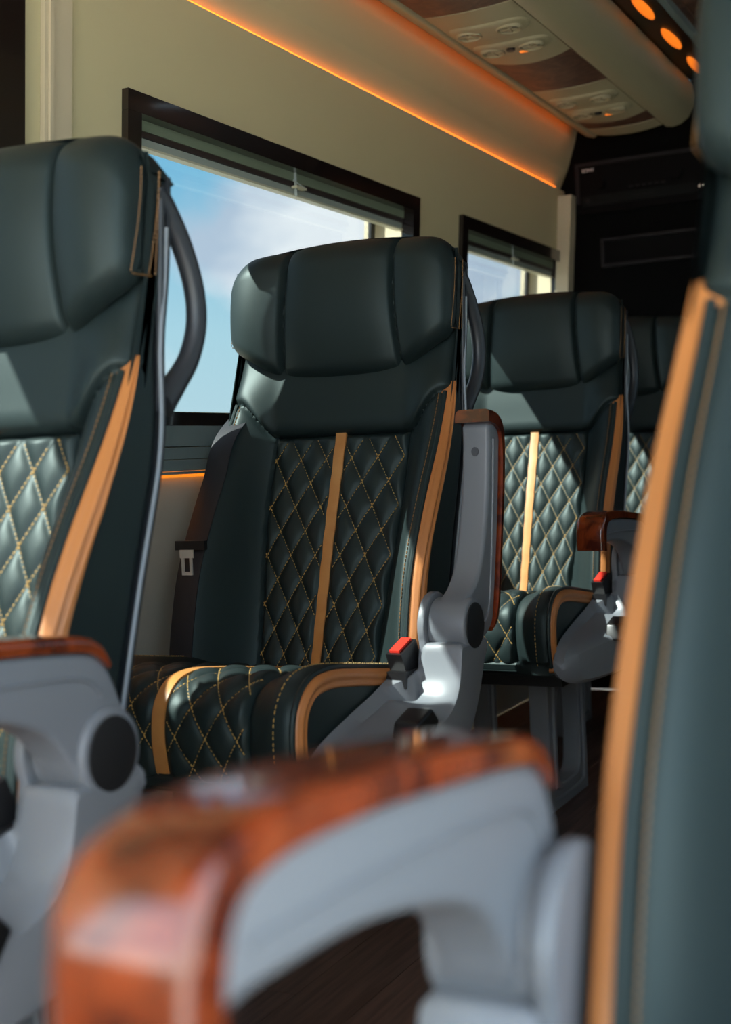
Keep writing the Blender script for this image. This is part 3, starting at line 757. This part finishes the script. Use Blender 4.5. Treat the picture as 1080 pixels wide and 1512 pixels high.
# side console (shield), pivot, legs
def build_shield(sx):
    bm = bmesh.new(); loops = []
    ys = frange(-0.607, -0.360, 34)+frange(-0.356, -0.275, 36)+frange(-0.272, -0.196, 16)
    for y in ys:
        xo = scurve(y, [(-0.607, 0.256), (-0.59, 0.270), (-0.54, 0.292), (-0.46, 0.318), (-0.38, 0.336), (-0.30, 0.345), (-0.196, 0.345)])
        zi = scurve(y, [(-0.607, 0.392), (-0.595, 0.408), (-0.56, 0.428), (-0.47, 0.452), (-0.39, 0.470), (-0.32, 0.489), (-0.26, 0.50), (-0.196, 0.50)])
        zt = scurve(y, [(-0.607, 0.380), (-0.595, 0.396), (-0.56, 0.408), (-0.47, 0.420), (-0.40, 0.427), (-0.355, 0.437), (-0.325, 0.456), (-0.308, 0.482), (-0.300, 0.510), (-0.296, 0.530), (-0.285, 0.534), (-0.196, 0.534)])
        zb = scurve(y, [(-0.607, 0.362), (-0.595, 0.346), (-0.55, 0.336), (-0.45, 0.338), (-0.36, 0.346), (-0.30, 0.366), (-0.25, 0.405), (-0.215, 0.455), (-0.196, 0.50)])
        k = smooth((y+0.37)/0.05)
        xc = lerp(0.240, 0.272, k); zc = lerp(zi-0.004, zi, k); zd = lerp(lerp(zi, zt, 0.4), zt, k); xd = lerp(0.252, 0.280, k)
        lp = [(0.2345, zb+0.01), (0.2345, zi-0.004), (0.2365, zi), (xc, zc), (xd, zd-0.004*k), (xd+0.006, zd), (lerp(xd, xo, 0.5), lerp(zd, zt, 0.6)), (xo-0.006, zt), (xo, zt-0.006), (xo+0.001, lerp(zt, zb, 0.5)), (xo-0.004, zb+0.008), (xo-0.014, zb)]
        loops.append([(sx*x, y, z) for x, z in lp])
    add_loft(bm, loops)
    # ear behind the pivot barrel
    lp = [(-0.242+0.052*math.cos(a), 0.556+0.052*math.sin(a)) for a in frange(R(-20), R(205), 26)]+[(-0.296, 0.50), (-0.285, 0.45), (-0.21, 0.46), (-0.195, 0.50)]
    if sx > 0: prism_x(bm, lp, 0.270, 0.2825, 0.003)
    else: prism_x(bm, lp, -0.2825, -0.270, 0.003)
    return bm
def build_lever(sx):
    bm = bmesh.new()
    lp = round_poly([(-0.462, 0.412), (-0.448, 0.446), (-0.400, 0.458), (-0.378, 0.436), (-0.402, 0.408)], 0.006)
    a, b = (0.300, 0.341) if sx > 0 else (-0.341, -0.300)
    prism_x(bm, lp, a, b, 0.005); return bm
PV = Vector((0.315, -0.242, 0.556))     # armrest pivot
def raise_(pts): return [(a, b+0.011*smooth((b-0.045)/0.03)*(1 if a > -0.22 else 0.4+0.6*smooth((a+0.33)/0.11))) for a, b in pts]
ARM = [(-0.322, 0.110), (-0.27, 0.109), (-0.18, 0.103), (-0.10, 0.096), (-0.04, 0.089), (-0.006, 0.082), (0.014, 0.064), (0.030, 0.036), (0.041, 0.010), (0.040, -0.014), (0.026, -0.033), (0.0, -0.042), (-0.026, -0.034), (-0.042, -0.014), (-0.056, 0.008), (-0.078, 0.030), (-0.110, 0.046), (-0.16, 0.056), (-0.22, 0.062), (-0.29, 0.066), (-0.324, 0.068)]
WOOD_OUT = [(0.010, 0.074), (-0.002, 0.091), (-0.025, 0.102), (-0.07, 0.108), (-0.13, 0.114), (-0.21, 0.121), (-0.275, 0.1265), (-0.310, 0.126), (-0.332, 0.117), (-0.343, 0.100), (-0.346, 0.078), (-0.345, 0.056)]
WOOD_IN = [(0.004, 0.070), (-0.010, 0.080), (-0.030, 0.088), (-0.07, 0.0935), (-0.13, 0.099), (-0.21, 0.105), (-0.27, 0.109), (-0.300, 0.108), (-0.314, 0.102), (-0.321, 0.090), (-0.324, 0.075), (-0.324, 0.054)]
def build_arm(sx):
    bm = bmesh.new(); lp = catmull(raise_(ARM), 5)
    prism_x(bm, lp, -0.0235, 0.0235, 0.007, 5)
    # raised rim panel on both flanks
    disc_x(bm, 0, 0, 0.043, -0.032, 0.030, 48, 0.004); return bm
def build_wood(sx):
    bm = bmesh.new(); O = catmull(raise_(WOOD_OUT), 5, False); I = catmull(raise_(WOOD_IN), 5, False); loops = []; hw = 0.0295; rr = 0.008
    for (oy, oz), (iy, iz) in zip(O, I):
        t = math.hypot(oy-iy, oz-iz); dy, dz = (oy-iy)/t, (oz-iz)/t; lp = [(-hw, 0.0), (hw, 0.0)]
        for k in range(7): a = math.pi/2*k/6; lp.append((hw-rr+rr*math.cos(a), t-rr+rr*math.sin(a)))
        for k in range(7): a = math.pi/2*k/6; lp.append((-hw+rr-rr*math.sin(a), t-rr+rr*math.cos(a)))
        loops.append([(x, iy+dy*d, iz+dz*d) for x, d in lp])
    add_loft(bm, loops); return bm
def build_cap(sx):
    bm = bmesh.new(); a, b = (0.0285, 0.0320) if sx > 0 else (-0.0345, -0.0285)
    disc_x(bm, 0, 0, 0.0355, a, b, 48, 0.0012); return bm
def build_hole(sx, dy, dz):
    bm = bmesh.new(); n = Vector((0, 0.08, -1)).normalized(); c = Vector((0, dy, dz+0.0045)); tube(bm, [c-n*0.004, c+n*0.0018], 0.0075, 0.006, n=18, up=Vector((0, 1, 0))); return bm
def build_armrib(sx, side):
    bm = bmesh.new()
    P_ = catmull([(side*0.0232, -0.300, 0.088), (side*0.0232, -0.20, 0.087), (side*0.0232, -0.10, 0.082), (side*0.0232, -0.03, 0.074), (side*0.0232, -0.004, 0.054)], 6, closed=False)
    tube(bm, P_, 0.0028, 0.0022, n=8, up=Vector((1, 0, 0))); return bm
def build_leg(sx, c):
    """stand with a rounded window through it"""
    y0, y1, z0, z1 = -0.378, -0.105, 0.0, 0.3445; bm = bmesh.new(); n = 12
    outer = []; inner = []
    cy, cz = (y0+y1)/2, 0.165
    N = 64
    for k in range(N):
        a = 2*math.pi*k/N; ca, sa = math.cos(a), math.sin(a)
        m_ = max(abs(ca), abs(sa)); outer.append((cy+ca/m_*(y1-y0)/2, (z0+z1)/2+sa/m_*(z1-z0)/2))
        e_ = 5.0; rr = (abs(ca)**e_+abs(sa)**e_)**(-1/e_); inner.append((cy+0.005+ca*rr*0.082, cz+sa*rr*0.112))
    def mid(t): return [(lerp(a[0], b[0], t), lerp(a[1], b[1], t)) for a, b in zip(outer, inner)]
    xa, xb = c-0.0225, c+0.0225
    seq = [(outer, xb-0.003), (offset2d(outer, 0.003), xb), (mid(0.40), xb), (mid(0.46), xb-0.005), (mid(0.70), xb-0.005), (mid(0.76), xb), (offset2d(inner, -0.003), xb), (inner, xb-0.003), (inner, xa+0.003), (offset2d(inner, -0.003), xa), (offset2d(outer, 0.003), xa), (outer, xa+0.003), (outer, xb-0.003)]
    add_loft(bm, [[(sx*x, y, z) for y, z in lp] for lp, x in seq], caps=False)
    bmesh.ops.remove_doubles(bm, verts=bm.verts, dist=1e-6); return bm
def build_base(sx):
    bm = bmesh.new(); add_box(bm, -0.215, 0.215, -0.50, -0.11, 0.315, 0.3445)
    return bm
# belt
def build_belt(sx):
    bm = bmesh.new(); rows = []
    P_ = catmull([(-0.206, 0.050, 0.945), (-0.209, -0.005, 0.915), (-0.209, -0.080, 0.86), (-0.208, -0.128, 0.76), (-0.209, -0.163, 0.66), (-0.210, -0.198, 0.56), (-0.212, -0.226, 0.480)], 6, closed=False)
    for i, (x, y, z) in enumerate(P_):
        yf = cen(z)-bol(z)-0.007 if z < 0.87 else y
        y = min(y, yf)
        rows.append([(sx*(x+a*0.0235), y+b*0.0012+0.004*abs(a)**2, z) for a, b in ((-1, -1), (-0.33, -1), (0.33, -1), (1, -1), (1, 1), (0.33, 1), (-0.33, 1), (-1, 1))])
    add_loft(bm, rows); return bm
def build_tongue_holder(sx):
    bm = bmesh.new(); y = cen(0.672)-bol(0.672)-0.011
    v = add_box(bm, sx*-0.208-0.031, sx*-0.208+0.031, y-0.006, y+0.004, 0.673, 0.689); bevel(bm, 0.004, 3); return bm
def build_tongue(sx):
    bm = bmesh.new(); y = min(cen(z)-bol(z) for z in (0.63, 0.645, 0.66))-0.0105; c = sx*-0.206
    for b_ in ((-0.014, 0.014, 0.660, 0.6745), (-0.011, -0.006, 0.636, 0.660), (0.006, 0.011, 0.636, 0.660), (-0.011, 0.011, 0.630, 0.636)):
        add_box(bm, c+b_[0], c+b_[1], y-0.0015, y+0.0015, b_[2], b_[3])
    return bm
def build_anchor(sx):
    bm = bmesh.new(); y = cen(0.478)-bol(0.478)-0.008; add_box(bm, sx*-0.212-0.030, sx*-0.212+0.030, y-0.003, y+0.004, 0.470, 0.480); bevel(bm, 0.0015); return bm
def build_buckle(sx):
    bm = bmesh.new(); add_box(bm, -0.014, 0.014, -0.024, 0.024, -0.026, 0.030); bevel(bm, 0.004, 3); return bm
def pocket_shade(sx):  # raised black box standing in for the shade of the buckle's recess
    bm = bmesh.new(); add_box(bm, 0.2365, 0.2690, -0.338, -0.268, 0.470, 0.4955); bevel(bm, 0.003); return bm
def build_button(sx):
    bm = bmesh.new(); add_box(bm, -0.0085, 0.0085, -0.020, 0.020, 0.0305, 0.0345); bevel(bm, 0.0012); return bm

CACHE = {}
def part(name, key, sx, builder, m, parent, angle=40, loc=None, kind=None, smooth_=True):
    k = (key, sx)
    if k not in CACHE:
        o = finish(name, builder(sx), m, parent, angle=angle, loc=loc, smooth=smooth_); CACHE[k] = o.data
    else: o = link(name, CACHE[k], parent, loc)
    if kind: o['kind'] = kind
    return o
def make_seat(cx, y0, label, sx=1, arm_deg=0.0, legs=((0.115, 0.0), (-0.115, 0.0)), arm_off=(0, 0, 0), recline=0.0):
    s = empty('passenger_seat', (cx, y0, 0)); tag(s, label, 'seat', 'leather passenger seats facing forward')
    br = part('backrest', 'backrest', sx, build_backrest, LEATHER, s, 60)
    part('quilted_panel', 'quilt', sx, build_quilt, LEATHER, br, 180)
    part('quilt_stitching', 'bstitch', sx, build_back_stitch, THREAD, br, kind='stuff', smooth_=False)
    part('ribbon', 'bribbon', sx, build_back_ribbon, SATIN, br)['label'] = 'orange ribbon down the quilted back'
    for side in (1, -1): part('edge_piping', 'bpipe%d' % side, sx, lambda q, side=side: build_back_piping(q, side), LEATHER, br)
    part('edge_stitching', 'bedge', sx, build_back_edge_stitch, THREAD_D, br, kind='stuff')
    for side in (1, -1): part('side_gusset', 'gus%d' % side, sx, lambda q, side=side: build_gusset(q, side), ORANGE, br, 180)['label'] = 'pleated orange side strip of the backrest'
    part('headrest', 'headrest', sx, build_headrest, LEATHER, s, 60)
    part('back_shell', 'shell', sx, build_shell, SHELL, s)
    for side in (1, -1): part('shell_edge', 'shelledge%d' % side, sx, lambda q, side=side: build_shell_edge(q, side), EDGE, s)
    part('grab_handle', 'handle', sx, build_handle, DARKPLA, s)
    cu = part('seat_cushion', 'cushion', sx, build_cushion, LEATHER, s, 60)
    part('quilted_panel', 'cquilt', sx, build_cquilt, LEATHER, cu, 180)
    part('quilt_stitching', 'cstitch', sx, build_cstitch, THREAD, cu, kind='stuff', smooth_=False)
    part('ribbon', 'cribbon', sx, build_cribbon, SATIN, cu)['label'] = 'orange ribbon over the quilted cushion'
    for side in (1, -1): part('edge_piping', 'cpipe%d' % side, sx, lambda q, side=side: build_cpiping(q, side), LEATHER, cu)
    for side in (1, -1): part('side_gusset', 'cgus%d' % side, sx, lambda q, side=side: build_cgusset(q, side), ORANGE, cu, 180)['label'] = 'orange side strip of the cushion'
    part('base_frame', 'base', sx, build_base, BLACK, s, smooth_=False)
    for c, dy in legs: part('leg', 'leg', sx, lambda q: build_leg(q, 0.0), PLASTIC, s, 35, loc=(sx*c, dy, 0))
    sd = part('side_console', 'shield', sx, build_shield, PLASTIC, s, 38)
    part('recline_lever', 'lever', sx, build_lever, BLACK, sd)
    arm = part('armrest', 'arm', sx, build_arm, PLASTIC, s, 38, loc=(sx*PV.x+arm_off[0], PV.y+arm_off[1], PV.z+arm_off[2])); sd.location = arm_off
    part('wood_cap', 'wood', sx, build_wood, BURL, arm, 50)['label'] = 'glossy burl wood cap of the armrest'
    part('pivot_cap', 'cap', sx, build_cap, CAPBLK, arm)['label'] = 'round black pivot cap'
    for side in (1, -1): part('molded_rib', 'rib%d' % side, sx, lambda q, side=side: build_armrib(q, side), PLASTIC, arm)
    if arm_deg > 10:
        for dy, dz in ((-0.150, 0.0575), (-0.278, 0.0655)): part('screw_hole', 'hole%g' % dy, sx, lambda q, dy=dy, dz=dz: build_hole(q, dy, dz), HOLE, arm)
    arm.rotation_euler = (R(-arm_deg), 0, 0)
    bl = part('seat_belt', 'belt', sx, build_belt, WEB, s)
    part('tongue_holder', 'tholder', sx, build_tongue_holder, BLACK, bl)
    part('tongue', 'tongue', sx, build_tongue, METAL, bl, smooth_=False)['label'] = 'silver belt tongue with a slot'
    part('belt_anchor', 'anchor', sx, build_anchor, BLACK, bl)
    if recline:       # tilt everything above the hinge
        M = Matrix.Translation((0, -0.13, 0.46)) @ Matrix.Rotation(R(-recline), 4, 'X') @ Matrix.Translation((0, 0.13, -0.46))
        for o in s.children:
            if o.name.split('.')[0] in ('backrest', 'headrest', 'back_shell', 'shell_edge', 'grab_handle', 'seat_belt'): o.matrix_local = M @ o.matrix_local
    if sx < 0: return s
    part('buckle_pocket_shade', 'pocket_shade', sx, lambda q: pocket_shade(q), BLACK, sd, smooth_=False)
    bk = part('belt_buckle', 'buckle', sx, build_buckle, BLACK, s, loc=(sx*0.2515, -0.300, 0.503))
    bk.rotation_euler = (R(22), 0, R(-6*sx))
    part('release_button', 'rbutton', sx, build_button, RED, bk)['label'] = 'red release button'
    return s
SX = -1.1145
make_seat(SX, 2.090, 'dark leather seat in the middle of the picture with its armrest folded up', 1, 97, legs=((-0.075, -0.20), (-0.185, -0.02)))
make_seat(SX-0.006, 1.197, 'dark leather seat cut by the left edge with armrest lowered', 1, arm_off=(0.006, 0.0035, 0))
make_seat(SX, 3.128, 'dark leather seat behind the middle one, sunlit quilted back and lowered armrest', 1)
make_seat(SX, 3.903, 'rearmost dark leather seat half hidden against the black rear wall', 1)
make_seat(0.023, 0.862, 'blurred nearest seat at right with burl armrest in the foreground', -1, 2.0, recline=6.0, arm_off=(0.026, 0.046, 0))
